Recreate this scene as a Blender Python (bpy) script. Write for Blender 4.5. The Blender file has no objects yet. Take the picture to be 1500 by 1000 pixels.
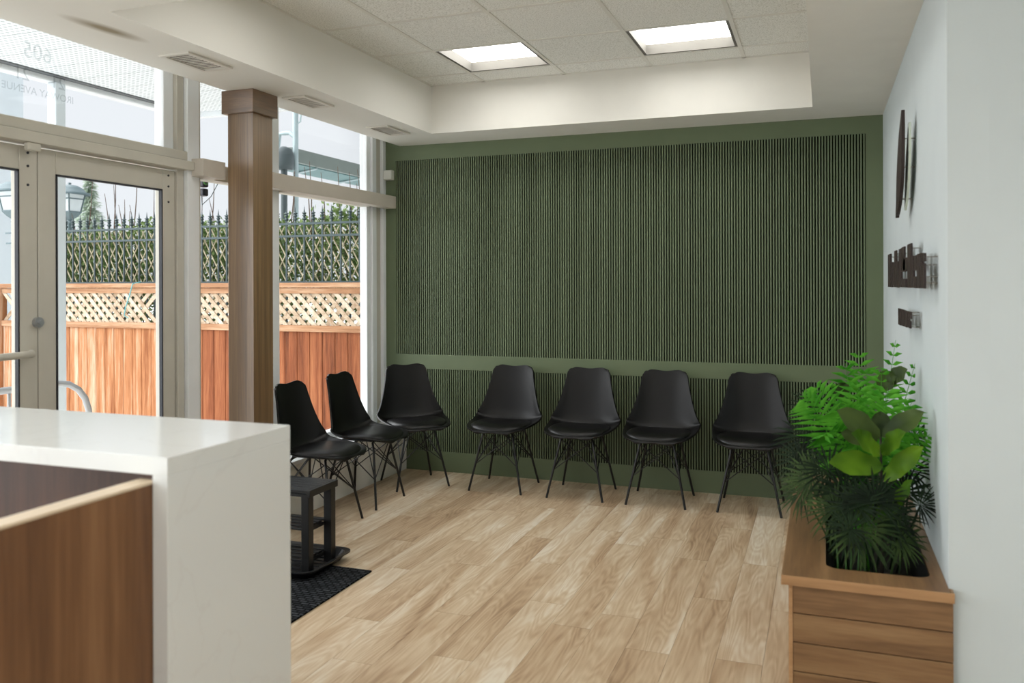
import bpy, bmesh, math, random
from mathutils import Vector, Matrix
random.seed(7)
scene = bpy.context.scene
COL = scene.collection
R = math.radians

# ------------------------------------------------------------------ camera, world, exposure
F, YAW, ROLL, HY, H = 1242.0, R(20.15), R(0.195), 414.0, 1.5
cd = bpy.data.cameras.new('camera'); cam = bpy.data.objects.new('camera', cd); COL.objects.link(cam)
cd.sensor_width = 36; cd.lens = F / 1500 * 36; cd.shift_y = (HY - 500) / 1500
cam.matrix_world = Matrix.Translation((0, 0, H)) @ Matrix.Rotation(YAW, 4, 'Z') @ Matrix.Rotation(R(90), 4, 'X') @ Matrix.Rotation(-ROLL, 4, 'Z')
cd.clip_end = 200; cd.clip_start = 0.02
cd.dof.use_dof = True; cd.dof.focus_distance = 6.0; cd.dof.aperture_fstop = 2.8
scene.camera = cam

def srgb(r, g, b):
    f = lambda c: (c / 255 / 12.92) if c <= 10.3 else ((c / 255 + .055) / 1.055) ** 2.4
    return (f(r), f(g), f(b), 1)

world = bpy.data.worlds.new('overcast_sky'); scene.world = world; world.use_nodes = True
bg = world.node_tree.nodes['Background']
bg.inputs['Color'].default_value = (0.91, 0.955, 1.0, 1); bg.inputs['Strength'].default_value = 0.85
sd = bpy.data.lights.new('hazy_sun', 'SUN'); sd.energy = 7.6; sd.angle = R(100); sd.color = (.96, .985, 1.0)
sun = bpy.data.objects.new('hazy_sun', sd); COL.objects.link(sun)
sun.rotation_euler = Vector((.72, .30, -.62)).to_track_quat('-Z', 'Y').to_euler()   # veiled sun, behind the camera on the street side
PANEL = 7.5          # emission of the lit ceiling panels
vs = scene.view_settings
vs.view_transform = 'Standard'; vs.look = 'None'; vs.exposure = 0.15; vs.gamma = 1; vs.use_curve_mapping = False

# ------------------------------------------------------------------ pixel -> point (photo frame 1500 x 1000)
def ray(px, py):
    uu, vv = px - 750, py - HY
    u = uu * math.cos(ROLL) - vv * math.sin(ROLL); v = uu * math.sin(ROLL) + vv * math.cos(ROLL)
    c, s = math.cos(YAW), math.sin(YAW)
    return Vector((u / F * c - s, u / F * s + c, -v / F))
def at(px, py, **k):
    d = ray(px, py); (a, val), = k.items(); i = 'xyz'.index(a)
    o = Vector((0, 0, H)); return o + d * ((val - o[i]) / d[i])

# ------------------------------------------------------------------ materials
def nodes_of(name):
    m = bpy.data.materials.new(name); m.use_nodes = True
    nt = m.node_tree; b = nt.nodes['Principled BSDF']
    return m, nt, b
def N(nt, t, **k):
    n = nt.nodes.new(t)
    for a, v in k.items(): setattr(n, a, v)
    return n
def coords(nt, scale, rnd=True, rot=(0, 0, 0)):
    tc = N(nt, 'ShaderNodeTexCoord'); mp = N(nt, 'ShaderNodeMapping')
    mp.inputs['Scale'].default_value = scale; mp.inputs['Rotation'].default_value = rot
    if rnd:
        oi = N(nt, 'ShaderNodeObjectInfo'); ad = N(nt, 'ShaderNodeVectorMath', operation='ADD')
        mu = N(nt, 'ShaderNodeMath', operation='MULTIPLY'); mu.inputs[1].default_value = 37
        nt.links.new(oi.outputs['Random'], mu.inputs[0]); nt.links.new(tc.outputs['Object'], ad.inputs[0]); nt.links.new(mu.outputs[0], ad.inputs[1])
        nt.links.new(ad.outputs[0], mp.inputs['Vector'])
    else:
        nt.links.new(tc.outputs['Object'], mp.inputs['Vector'])
    return mp
def ramp(nt, src, stops):
    r = N(nt, 'ShaderNodeValToRGB'); e = r.color_ramp.elements
    while len(e) < len(stops): e.new(0.5)
    for x, (p, c) in zip(e, stops): x.position = p; x.color = c
    nt.links.new(src, r.inputs['Fac']); return r
def plain(name, col, rough=.6, spec=.5, metal=0, bump=0, bscale=60, var=.06):
    m, nt, b = nodes_of(name)
    mp = coords(nt, (1, 1, 1)); n = N(nt, 'ShaderNodeTexNoise'); n.inputs['Scale'].default_value = 5; n.inputs['Detail'].default_value = 4
    nt.links.new(mp.outputs[0], n.inputs['Vector'])
    lo = tuple(c * (1 - var) for c in col[:3]) + (1,); hi = tuple(min(1, c * (1 + var)) for c in col[:3]) + (1,)
    r = ramp(nt, n.outputs['Fac'], [(.3, lo), (.7, hi)]); nt.links.new(r.outputs[0], b.inputs['Base Color'])
    b.inputs['Roughness'].default_value = rough; b.inputs['Metallic'].default_value = metal; b.inputs['Specular IOR Level'].default_value = spec
    if bump:
        n2 = N(nt, 'ShaderNodeTexNoise'); n2.inputs['Scale'].default_value = bscale; n2.inputs['Detail'].default_value = 3
        bp = N(nt, 'ShaderNodeBump'); bp.inputs['Strength'].default_value = bump; bp.inputs['Distance'].default_value = .01
        nt.links.new(mp.outputs[0], n2.inputs['Vector']); nt.links.new(n2.outputs['Fac'], bp.inputs['Height']); nt.links.new(bp.outputs[0], b.inputs['Normal'])
    return m
def wood(name, dark, mid, light, scale, rough=.45, spec=.4, rnd=True, objvar=0.0, bump=.05):
    """grain runs along the axis with the small scale"""
    m, nt, b = nodes_of(name)
    mp = coords(nt, scale, rnd)
    a = N(nt, 'ShaderNodeTexNoise'); a.inputs['Scale'].default_value = 1; a.inputs['Detail'].default_value = 5; a.inputs['Distortion'].default_value = .6
    nt.links.new(mp.outputs[0], a.inputs['Vector'])
    f = N(nt, 'ShaderNodeTexNoise'); f.inputs['Scale'].default_value = 7; f.inputs['Detail'].default_value = 6
    nt.links.new(mp.outputs[0], f.inputs['Vector'])
    mx = N(nt, 'ShaderNodeMix', data_type='FLOAT'); mx.inputs[0].default_value = .35
    nt.links.new(a.outputs['Fac'], mx.inputs[2]); nt.links.new(f.outputs['Fac'], mx.inputs[3])
    out = mx.outputs[0]
    if objvar:
        oi = N(nt, 'ShaderNodeObjectInfo'); mr = N(nt, 'ShaderNodeMapRange'); mr.inputs[3].default_value = -objvar; mr.inputs[4].default_value = objvar
        ad = N(nt, 'ShaderNodeMath', operation='ADD'); nt.links.new(oi.outputs['Random'], mr.inputs[0]); nt.links.new(out, ad.inputs[0]); nt.links.new(mr.outputs[0], ad.inputs[1]); out = ad.outputs[0]
    r = ramp(nt, out, [(.32, dark), (.5, mid), (.68, light)]); nt.links.new(r.outputs[0], b.inputs['Base Color'])
    b.inputs['Roughness'].default_value = rough; b.inputs['Specular IOR Level'].default_value = spec
    if bump:
        bp = N(nt, 'ShaderNodeBump'); bp.inputs['Strength'].default_value = bump; bp.inputs['Distance'].default_value = .004
        nt.links.new(f.outputs['Fac'], bp.inputs['Height']); nt.links.new(bp.outputs[0], b.inputs['Normal'])
    return m

def floor_mat():
    m, nt, b = nodes_of('pale_oak_plank')
    mp = coords(nt, (5.5, .75, 1))
    a = N(nt, 'ShaderNodeTexNoise'); a.inputs['Scale'].default_value = 1.0; a.inputs['Detail'].default_value = 3; a.inputs['Distortion'].default_value = .9
    nt.links.new(mp.outputs[0], a.inputs['Vector'])
    mp2 = coords(nt, (38, 2.6, 1)); f = N(nt, 'ShaderNodeTexNoise'); f.inputs['Scale'].default_value = 1; f.inputs['Detail'].default_value = 6; f.inputs['Distortion'].default_value = 1.2
    nt.links.new(mp2.outputs[0], f.inputs['Vector'])
    mp3 = coords(nt, (9, 1.3, 1)); w = N(nt, 'ShaderNodeTexNoise'); w.inputs['Scale'].default_value = 1; w.inputs['Detail'].default_value = 1
    nt.links.new(mp3.outputs[0], w.inputs['Vector'])
    sn = N(nt, 'ShaderNodeMath', operation='MULTIPLY'); sn.inputs[1].default_value = 90; nt.links.new(w.outputs['Fac'], sn.inputs[0])
    si = N(nt, 'ShaderNodeMath', operation='SINE'); nt.links.new(sn.outputs[0], si.inputs[0])
    s2 = N(nt, 'ShaderNodeMath', operation='MULTIPLY_ADD'); s2.inputs[1].default_value = .035; nt.links.new(si.outputs[0], s2.inputs[0])
    mx = N(nt, 'ShaderNodeMix', data_type='FLOAT'); mx.inputs[0].default_value = .33
    nt.links.new(a.outputs['Fac'], mx.inputs[2]); nt.links.new(f.outputs['Fac'], mx.inputs[3]); nt.links.new(mx.outputs[0], s2.inputs[2])
    oi = N(nt, 'ShaderNodeObjectInfo'); mr = N(nt, 'ShaderNodeMapRange'); mr.inputs[3].default_value = -.055; mr.inputs[4].default_value = .055
    ad = N(nt, 'ShaderNodeMath', operation='ADD'); nt.links.new(oi.outputs['Random'], mr.inputs[0]); nt.links.new(s2.outputs[0], ad.inputs[0]); nt.links.new(mr.outputs[0], ad.inputs[1])
    r = ramp(nt, ad.outputs[0], [(.27, srgb(152, 124, 96)), (.41, srgb(186, 159, 128)), (.54, srgb(206, 184, 154)), (.68, srgb(224, 211, 190))])
    nt.links.new(r.outputs[0], b.inputs['Base Color'])
    b.inputs['Roughness'].default_value = .42; b.inputs['Specular IOR Level'].default_value = .35
    bp = N(nt, 'ShaderNodeBump'); bp.inputs['Strength'].default_value = .06; bp.inputs['Distance'].default_value = .003
    nt.links.new(f.outputs['Fac'], bp.inputs['Height']); nt.links.new(bp.outputs[0], b.inputs['Normal'])
    return m
def speckle_mat():
    m, nt, b = nodes_of('mineral_ceiling_tile')
    mp = coords(nt, (1, 1, 1)); n = N(nt, 'ShaderNodeTexNoise'); n.inputs['Scale'].default_value = 150; n.inputs['Detail'].default_value = 3
    nt.links.new(mp.outputs[0], n.inputs['Vector'])
    r = ramp(nt, n.outputs['Fac'], [(.36, srgb(206, 206, 198)), (.5, srgb(236, 236, 230)), (.7, srgb(242, 242, 238))]); nt.links.new(r.outputs[0], b.inputs['Base Color'])
    b.inputs['Roughness'].default_value = .9; b.inputs['Specular IOR Level'].default_value = .1
    return m
def glass_mat(name, refl=.06, tint=(1, 1, 1, 1)):
    m = bpy.data.materials.new(name); m.use_nodes = True; nt = m.node_tree; nt.nodes.clear()
    o = N(nt, 'ShaderNodeOutputMaterial'); mx = N(nt, 'ShaderNodeMixShader'); t = N(nt, 'ShaderNodeBsdfTransparent'); g = N(nt, 'ShaderNodeBsdfGlossy')
    t.inputs['Color'].default_value = tint; g.inputs['Roughness'].default_value = .02
    lw = N(nt, 'ShaderNodeLayerWeight'); lw.inputs['Blend'].default_value = .12; mu = N(nt, 'ShaderNodeMath', operation='MULTIPLY'); mu.inputs[1].default_value = .5
    nt.links.new(lw.outputs['Fresnel'], mu.inputs[0]); nt.links.new(mu.outputs[0], mx.inputs[0])
    nt.links.new(t.outputs[0], mx.inputs[1]); nt.links.new(g.outputs[0], mx.inputs[2]); nt.links.new(mx.outputs[0], o.inputs['Surface'])
    return m
def emit_mat(name, col, s):
    m, nt, b = nodes_of(name); b.inputs['Base Color'].default_value = col; b.inputs['Emission Color'].default_value = col; b.inputs['Emission Strength'].default_value = s; return m
def leaf_mat(name, c1, c2, rough=.4, trans=.25, scale=14):
    m, nt, b = nodes_of(name)
    mp = coords(nt, (1, 1, 1)); n = N(nt, 'ShaderNodeTexNoise'); n.inputs['Scale'].default_value = scale; n.inputs['Detail'].default_value = 2
    nt.links.new(mp.outputs[0], n.inputs['Vector'])
    r = ramp(nt, n.outputs['Fac'], [(.35, c1), (.68, c2)]); nt.links.new(r.outputs[0], b.inputs['Base Color'])
    b.inputs['Roughness'].default_value = rough; b.inputs['Specular IOR Level'].default_value = .12
    tr = N(nt, 'ShaderNodeBsdfTranslucent'); mx = N(nt, 'ShaderNodeMixShader'); mx.inputs[0].default_value = trans
    nt.links.new(r.outputs[0], tr.inputs['Color']); o = nt.nodes['Material Output']
    nt.links.new(b.outputs[0], mx.inputs[1]); nt.links.new(tr.outputs[0], mx.inputs[2]); nt.links.new(mx.outputs[0], o.inputs['Surface'])
    return m
def mat_mat():
    m, nt, b = nodes_of('ribbed_charcoal_mat')
    mp = coords(nt, (1, 1, 1), False)
    w = N(nt, 'ShaderNodeTexBrick'); w.inputs['Scale'].default_value = 11; w.inputs['Mortar Size'].default_value = .05; w.inputs['Color1'].default_value = srgb(70, 73, 77); w.inputs['Color2'].default_value = srgb(40, 42, 45); w.inputs['Mortar'].default_value = srgb(10, 10, 11)
    n = N(nt, 'ShaderNodeTexNoise'); n.inputs['Scale'].default_value = 160
    nt.links.new(mp.outputs[0], w.inputs['Vector']); nt.links.new(mp.outputs[0], n.inputs['Vector'])
    mx = N(nt, 'ShaderNodeMix', data_type='RGBA', blend_type='MULTIPLY'); mx.inputs[0].default_value = .7
    nt.links.new(w.outputs['Color'], mx.inputs[6]); r = ramp(nt, n.outputs['Fac'], [(.3, (.35, .35, .35, 1)), (.7, (1.3, 1.3, 1.3, 1))]); nt.links.new(r.outputs[0], mx.inputs[7])
    nt.links.new(mx.outputs[2], b.inputs['Base Color']); b.inputs['Roughness'].default_value = .95; b.inputs['Specular IOR Level'].default_value = .1
    bp = N(nt, 'ShaderNodeBump'); bp.inputs['Strength'].default_value = .8; bp.inputs['Distance'].default_value = .01; bp.invert = True
    nt.links.new(w.outputs['Fac'], bp.inputs['Height']); nt.links.new(bp.outputs[0], b.inputs['Normal'])
    return m
def quartz_mat():
    m, nt, b = nodes_of('white_quartz')
    mp = coords(nt, (1, 1, 1), False); n = N(nt, 'ShaderNodeTexNoise'); n.inputs['Scale'].default_value = 1.7; n.inputs['Detail'].default_value = 6; n.inputs['Distortion'].default_value = 1.4
    nt.links.new(mp.outputs[0], n.inputs['Vector'])
    w = srgb(226, 229, 228)
    r = ramp(nt, n.outputs['Fac'], [(.0, w), (.485, w), (.5, srgb(223, 225, 224)), (.515, w), (1, w)]); nt.links.new(r.outputs[0], b.inputs['Base Color'])
    b.inputs['Roughness'].default_value = .14
    return m
def patch_mat(base):
    """soffit paint with one soft brown mark"""
    m, nt, b = nodes_of('soffit_paint_with_patch')
    tc = N(nt, 'ShaderNodeTexCoord'); mp = N(nt, 'ShaderNodeMapping'); mp.vector_type = 'TEXTURE'
    mp.inputs['Location'].default_value = (-2.93, 2.86, 2.61); mp.inputs['Rotation'].default_value = (0, 0, R(-4)); mp.inputs['Scale'].default_value = (.06, .24, .3)
    g = N(nt, 'ShaderNodeTexGradient', gradient_type='SPHERICAL')
    nt.links.new(tc.outputs['Object'], mp.inputs['Vector']); nt.links.new(mp.outputs[0], g.inputs['Vector'])
    r = ramp(nt, g.outputs['Fac'], [(0, base), (.75, srgb(150, 138, 112))]); nt.links.new(r.outputs[0], b.inputs['Base Color'])
    b.inputs['Roughness'].default_value = .7
    return m

def perforated():
    m, nt, b = nodes_of('white_perforated_soffit'); tc = N(nt, 'ShaderNodeTexCoord'); v = N(nt, 'ShaderNodeTexVoronoi'); v.inputs['Scale'].default_value = 26; v.inputs['Randomness'].default_value = .0
    nt.links.new(tc.outputs['Object'], v.inputs['Vector'])
    r = ramp(nt, v.outputs['Distance'], [(.22, srgb(176, 184, 186)), (.34, srgb(226, 231, 233))]); nt.links.new(r.outputs[0], b.inputs['Base Color']); b.inputs['Roughness'].default_value = .6
    return m
CREAM = srgb(228, 226, 218)
M = {
 'paint': plain('warm_white_paint', CREAM, .75, .2, var=.02),
 'wallw': plain('cool_white_wall_paint', srgb(204, 213, 215), .6, .3, var=.015),
 'green': plain('olive_green_paint', srgb(101, 113, 85), .55, .35, var=.03),
 'gap_shade': plain('slat_gap_shade', srgb(34, 40, 28), .9, .1), 'slat': plain('olive_green_lit_slat', srgb(110, 123, 95), .5, .4, var=.03), 'floor': floor_mat(), 'tile': speckle_mat(),  # backing darkened as gap shade; slat is board green lightened as lit
 'tbar': plain('ceiling_grid_white', srgb(222, 220, 212), .5, .3, var=.02),
 'reflector': plain('grey_light_housing', srgb(112, 110, 104), .6, .2),
 'frame': plain('greige_aluminium_frame', srgb(198, 194, 182), .5, .4, var=.04),
 'framew': plain('white_aluminium_frame', srgb(236, 239, 240), .45, .4, var=.03),
 'beam': plain('greige_boxed_beam', srgb(200, 192, 180), .6, .3, var=.03),
 'gasket': plain('dark_rubber_gasket', srgb(40, 42, 48), .6),
 'glass': glass_mat('window_glass'),
 'walnut': wood('walnut_column_veneer', srgb(92, 68, 40), srgb(124, 94, 60), srgb(150, 120, 84), (30, 30, .7), rough=.38, spec=.8),
 'walnut_h': wood('walnut_cap_veneer', srgb(84, 60, 38), srgb(112, 82, 54), srgb(136, 104, 72), (2.0, 2.0, 30), rough=.4, spec=.7),
 'desk': wood('oak_desk_panel', srgb(92, 62, 40), srgb(120, 84, 55), srgb(140, 102, 70), (9, 9, .5), rough=.4),
 'desk_dark': wood('dark_desk_back_panel', srgb(58, 36, 24), srgb(74, 47, 32), srgb(88, 58, 40), (9, 9, .5)),
 'edge': plain('pale_edge_band', srgb(214, 196, 170), .4),
 'planter_y': wood('oak_planter_top', srgb(102, 74, 48), srgb(128, 96, 64), srgb(150, 116, 80), (14, .9, 14), rough=.4),
 'planter_x': wood('oak_planter_board', srgb(104, 76, 50), srgb(132, 100, 68), srgb(152, 120, 84), (1.0, 14, 14), rough=.45),
 'planter_e': wood('light_oak_edge', srgb(156, 118, 80), srgb(176, 136, 96), srgb(190, 152, 112), (1.0, 14, 14), rough=.45),
 'black_shell': plain('black_moulded_plastic', srgb(9, 8, 8), .42, .35),
 'black_pad': plain('black_leatherette', srgb(9, 8, 8), .38, .4, bump=.08, bscale=220),
 'black_metal': plain('black_powder_coat', srgb(14, 14, 15), .35, .5),
 'black_wood': plain('black_painted_bench', srgb(15, 16, 17), .4, .4),
 'black_plastic': plain('black_tray_plastic', srgb(22, 23, 25), .3, .5),
 'liner': plain('black_planter_liner', srgb(10, 10, 10), .5),
 'soil': plain('dark_moss_and_soil', srgb(24, 20, 14), .95, bump=.6),
 'mat': mat_mat(), 'quartz': quartz_mat(),
 'sign': plain('dark_bronze_sign', srgb(48, 36, 32), .55, .4),
 'sign_pale': plain('pale_green_acrylic', srgb(206, 216, 200), .3, .5),
 'pin': plain('steel_pin', srgb(150, 146, 138), .35, metal=.7),
 'ventp': plain('vent_white_enamel', srgb(216, 212, 202), .4), 'ventd': plain('vent_duct_dark', srgb(70, 52, 42), .8),
 'lamp': emit_mat('lit_light_diffuser', (1.0, .985, .96, 1), PANEL),
 'whitep': plain('white_plastic', srgb(224, 224, 216), .4),
 'fern': leaf_mat('bright_fern_green', srgb(58, 138, 34), srgb(110, 190, 62), .4, .3),
 'fern_dull': leaf_mat('pale_sage_fern', srgb(96, 150, 96), srgb(150, 196, 140), .45, .25),
 'ficus': leaf_mat('fiddle_leaf_green', srgb(60, 96, 24), srgb(112, 152, 40), .35, .2, 7),
 'ficus_dark': leaf_mat('fiddle_leaf_deep_green', srgb(44, 60, 30), srgb(74, 92, 44), .35, .12, 7),
 'palm': leaf_mat('dark_palm_green', srgb(14, 26, 14), srgb(30, 48, 26), .6, .06),
 'palm_mid': leaf_mat('olive_palm_green', srgb(34, 52, 26), srgb(66, 86, 44), .55, .1),
 'stem': plain('leaf_stalk_green', srgb(52, 92, 34), .5), 'stem_dark': plain('dark_brown_stalk', srgb(44, 34, 24), .7), 'twig': plain('brown_twig', srgb(92, 74, 62), .8),
 # outdoors
 'ground': plain('pale_bounce_ground', srgb(230, 230, 228), .9, bump=.3, var=.06),  # kept pale to bounce daylight up into the room
 'cedar': wood('weathered_cedar_board', srgb(138, 84, 52), srgb(180, 124, 84), srgb(206, 180, 154), (15, 15, .8), rough=.8, spec=.2, objvar=.09),
 'cedar_red': wood('red_stained_cedar_board', srgb(90, 48, 28), srgb(134, 76, 46), srgb(164, 104, 68), (15, 15, .8), rough=.7, spec=.2, objvar=.07),
 'cedar_rail': wood('cedar_rail', srgb(136, 94, 66), srgb(170, 128, 96), srgb(196, 164, 134), (.9, 15, 15), rough=.8, spec=.2),
 'lattice': wood('bleached_lattice_strip', srgb(150, 122, 96), srgb(190, 170, 146), srgb(212, 200, 182), (9, 9, 9), rough=.8, spec=.2, objvar=.08),
 'iron': plain('grey_green_iron', srgb(62, 76, 78), .5, .4),
 'trellis': plain('pale_willow_strip', srgb(212, 200, 170), .8),
 'hedge': leaf_mat('hedge_leaf', srgb(66, 92, 48), srgb(150, 170, 110), .5, .3, 22),
 'siding': plain('pale_blue_grey_siding', srgb(204, 212, 216), .6, var=.02),
 'lantern': plain('grey_lantern_metal', srgb(96, 114, 118), .5), 'lglass': plain('frosted_lantern_pane', srgb(214, 222, 224), .25),
 'conifer': leaf_mat('haze_paled_conifer', srgb(146, 164, 146), srgb(196, 206, 190), .7, .3, 3),  # veiling haze put into the foliage colour
 'soffit_out': perforated(),
 'gutter': plain('white_gutter', srgb(220, 224, 226), .5), 'dark_line': plain('dark_gutter_joint', srgb(92, 96, 98), .7),
 'canopy': plain('grey_canopy_metal', srgb(100, 110, 104), .5), 'teal': plain('teal_canopy_underside', srgb(66, 104, 104), .6),
 'hood': plain('weathered_grey_box', srgb(66, 76, 78), .6), 'mast': plain('galvanised_mast', srgb(158, 174, 176), .45, metal=.2),
 'chrome': plain('brushed_steel_tube', srgb(168, 170, 172), .3, metal=.6),
 'text': glass_mat('faded_vinyl_lettering', tint=(.86, .87, .875, 1)),
 'cord': plain('turquoise_cord', srgb(96, 168, 172), .6), 'camgreen': plain('green_lens_ring', srgb(70, 130, 60), .4), 'cambody': plain('black_camera_body', srgb(28, 28, 40), .4),
}
M['brown_patch'] = patch_mat(CREAM)
for k in ('walnut', 'walnut_h'):
    b_ = M[k].node_tree.nodes['Principled BSDF']; b_.inputs['Coat Weight'].default_value = .8; b_.inputs['Coat Roughness'].default_value = .35; b_.inputs['Coat IOR'].default_value = 1.7

# ------------------------------------------------------------------ mesh helpers
class MB:
    def __init__(s): s.v = []; s.f = []; s.smooth = set()
    def add(s, vs_, fs, smooth=False):
        o = len(s.v); s.v += [tuple(v) for v in vs_]
        for f in fs:
            if smooth: s.smooth.add(len(s.f))
            s.f.append(tuple(i + o for i in f))
        return s
    def box(s, x0, x1, y0, y1, z0, z1, bev=0):
        if x0 > x1: x0, x1 = x1, x0
        if y0 > y1: y0, y1 = y1, y0
        if z0 > z1: z0, z1 = z1, z0
        if bev:
            bm = bmesh.new(); bmesh.ops.create_cube(bm, size=1)
            for v in bm.verts: v.co = Vector(((x0 + x1) / 2 + v.co.x * (x1 - x0), (y0 + y1) / 2 + v.co.y * (y1 - y0), (z0 + z1) / 2 + v.co.z * (z1 - z0)))
            bmesh.ops.bevel(bm, geom=list(bm.edges), offset=bev, segments=2, affect='EDGES', profile=.5)
            bm.verts.index_update()
            s.add([v.co[:] for v in bm.verts], [[v.index for v in f.verts] for f in bm.faces]); bm.free(); return s
        vs_ = [(x, y, z) for z in (z0, z1) for y in (y0, y1) for x in (x0, x1)]
        return s.add(vs_, [(0, 2, 3, 1), (4, 5, 7, 6), (0, 1, 5, 4), (1, 3, 7, 5), (3, 2, 6, 7), (2, 0, 4, 6)])
    def prism(s, poly, axis, a0, a1):
        """extrude a 2D outline along axis; poly is in the two other axes, in xyz order"""
        def mk(p, a): q = list(p); q.insert('xyz'.index(axis), a); return q
        n = len(poly)
        s.add([mk(p, a0) for p in poly] + [mk(p, a1) for p in poly],
              [tuple(range(n))[::-1], tuple(range(n, 2 * n))] + [(i, (i + 1) % n, n + (i + 1) % n, n + i) for i in range(n)]); return s
    def tube(s, pts, r, n=8, cap=True):
        pts = [Vector(p) for p in pts]; k = len(pts); rr = r if isinstance(r, (list, tuple)) else [r] * k
        vs_ = []; prev = None
        for i, p in enumerate(pts):
            t = (pts[min(i + 1, k - 1)] - pts[max(i - 1, 0)]).normalized()
            if prev is None:
                a = Vector((0, 0, 1)) if abs(t.z) < .9 else Vector((1, 0, 0)); u = t.cross(a).normalized()
            else:
                u = (prev - t * prev.dot(t)).normalized()
            prev = u; w = t.cross(u)
            vs_ += [p + (u * math.cos(2 * math.pi * j / n) + w * math.sin(2 * math.pi * j / n)) * rr[i] for j in range(n)]
        fs = [(i * n + j, i * n + (j + 1) % n, (i + 1) * n + (j + 1) % n, (i + 1) * n + j) for i in range(k - 1) for j in range(n)]
        s.add(vs_, fs, True)
        if cap: s.add(vs_[:n], [tuple(range(n))[::-1]]); s.add(vs_[-n:], [tuple(range(n))])
        return s
    def lathe(s, prof, c=(0, 0, 0), n=12, rot=0):
        vs_ = [(c[0] + r * math.cos(2 * math.pi * j / n + rot), c[1] + r * math.sin(2 * math.pi * j / n + rot), c[2] + z) for r, z in prof for j in range(n)]
        k = len(prof)
        return s.add(vs_, [(i * n + j, i * n + (j + 1) % n, (i + 1) * n + (j + 1) % n, (i + 1) * n + j) for i in range(k - 1) for j in range(n)], n > 6)
    def mesh(s, name, off=(0, 0, 0)):
        me = bpy.data.meshes.new(name)
        me.from_pydata([(v[0] - off[0], v[1] - off[1], v[2] - off[2]) for v in s.v], [], s.f)
        if s.smooth: me.polygons.foreach_set('use_smooth', [i in s.smooth for i in range(len(s.f))])
        me.update(); return me
def link(name, me, mat, parent=None):
    o = bpy.data.objects.new(name, me); COL.objects.link(o)
    if mat is not None and me is not None and not me.materials: me.materials.append(M[mat] if isinstance(mat, str) else mat)
    if parent is not None: o.parent = parent
    return o
def tag(o, label, cat, group=None, kind=None):
    o['label'] = label; o['category'] = cat
    if group: o['group'] = group
    if kind: o['kind'] = kind
    return o
def thing(name, label, cat, loc=(0, 0, 0), rz=0, group=None):
    o = bpy.data.objects.new(name, None); COL.objects.link(o); o.location = loc; o.rotation_euler = (0, 0, rz); o.empty_display_size = .1
    return tag(o, label, cat, group)
def part(name, mb, mat, root):
    """mesh given in world coordinates, parented to a thing (or a part of it) that is not rotated"""
    off = Vector((0, 0, 0)); p = root
    while p is not None: off += p.location; p = p.parent
    return link(name, mb.mesh(name, off), mat, root)
def struct(name, mb, mat, label=None):
    o = link(name, mb.mesh(name), mat); o['kind'] = 'structure'
    if label: o['label'] = label
    return o
def sempty(name, label):
    o = bpy.data.objects.new(name, None); COL.objects.link(o); o['kind'] = 'structure'; o['label'] = label; o.empty_display_size = .1; return o
def B(*a, **k): return MB().box(*a, **k)
def copy_tree(o, parent=None):
    c = o.copy(); COL.objects.link(c); c.parent = parent
    for ch in o.children: copy_tree(ch, c)
    return c
def smooth_all(me): me.polygons.foreach_set('use_smooth', [True] * len(me.polygons)); me.update()

# ================================================================== SETTING
D = 6.16; XF = -3.35; ZS = 2.61; ZC = 2.96; XR = .377; TX0, TX1, TY0, TY1 = -2.73, -.06, 2.68, 5.715
# floor and its planks
fl = struct('floor', B(-3.6, 3.1, -3.1, D + .1, -.06, -.004), 'floor', 'pale oak plank floor')
PW, PL = .1805, 1.22
x = -.948 - 13 * PW; k = 0
while x < XR - .01:
    off = (k * .43 + random.uniform(-.12, .12)) % 1.0 * PL
    y = .9 - off
    if k == 12: y = 3.56 - 3 * PL
    while y < D - .02:
        x0, x1, y0, y1 = max(x, -3.17), min(x + PW, XR), max(y, .6), min(y + PL, D - .001)
        if x1 - x0 > .02 and y1 - y0 > .05:
            g = .0006
            o = link('plank', B(-(x1 - x0) / 2 + g, (x1 - x0) / 2 - g, -(y1 - y0) / 2 + g, (y1 - y0) / 2 - g, -.0035, 0).mesh('plank'), 'floor', fl)
            o.location = ((x0 + x1) / 2, (y0 + y1) / 2, 0)
        y += PL
    x += PW; k += 1

# back wall: backing, boards, slats
wb = struct('wall_back', B(-3.46, 3.1, D + .012, D + .2, -.06, 3.1), 'green', 'olive green feature wall with vertical slats')
part('frame_board', B(-3.36, -3.258, D - .014, D + .012, 0, 2.85), 'green', wb)
part('frame_board', B(.27, XR, D - .014, D + .012, 0, ZS), 'green', wb)
part('top_board', B(-3.258, .27, D - .014, D + .012, 2.492, 2.85), 'green', wb)
part('chair_rail', B(-3.258, .27, D - .015, D + .012, .812, .928, bev=.002), 'green', wb)
part('base_board', B(-3.258, .27, D - .015, D + .012, 0, .157), 'green', wb)
NS = 188; pitch = (.27 + 3.258) / NS
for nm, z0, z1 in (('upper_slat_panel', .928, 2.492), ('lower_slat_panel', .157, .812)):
    p = part(nm, B(-3.258, .27, D - .004, D + .0119, z0, z1), 'gap_shade', wb)
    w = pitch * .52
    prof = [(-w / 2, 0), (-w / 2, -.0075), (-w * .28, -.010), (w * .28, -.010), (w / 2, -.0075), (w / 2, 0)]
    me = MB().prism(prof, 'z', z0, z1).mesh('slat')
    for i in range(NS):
        o = link('slat', me, 'slat', p); o.location = (-3.258 + (i + .5) * pitch, D - .004, 0)

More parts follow.
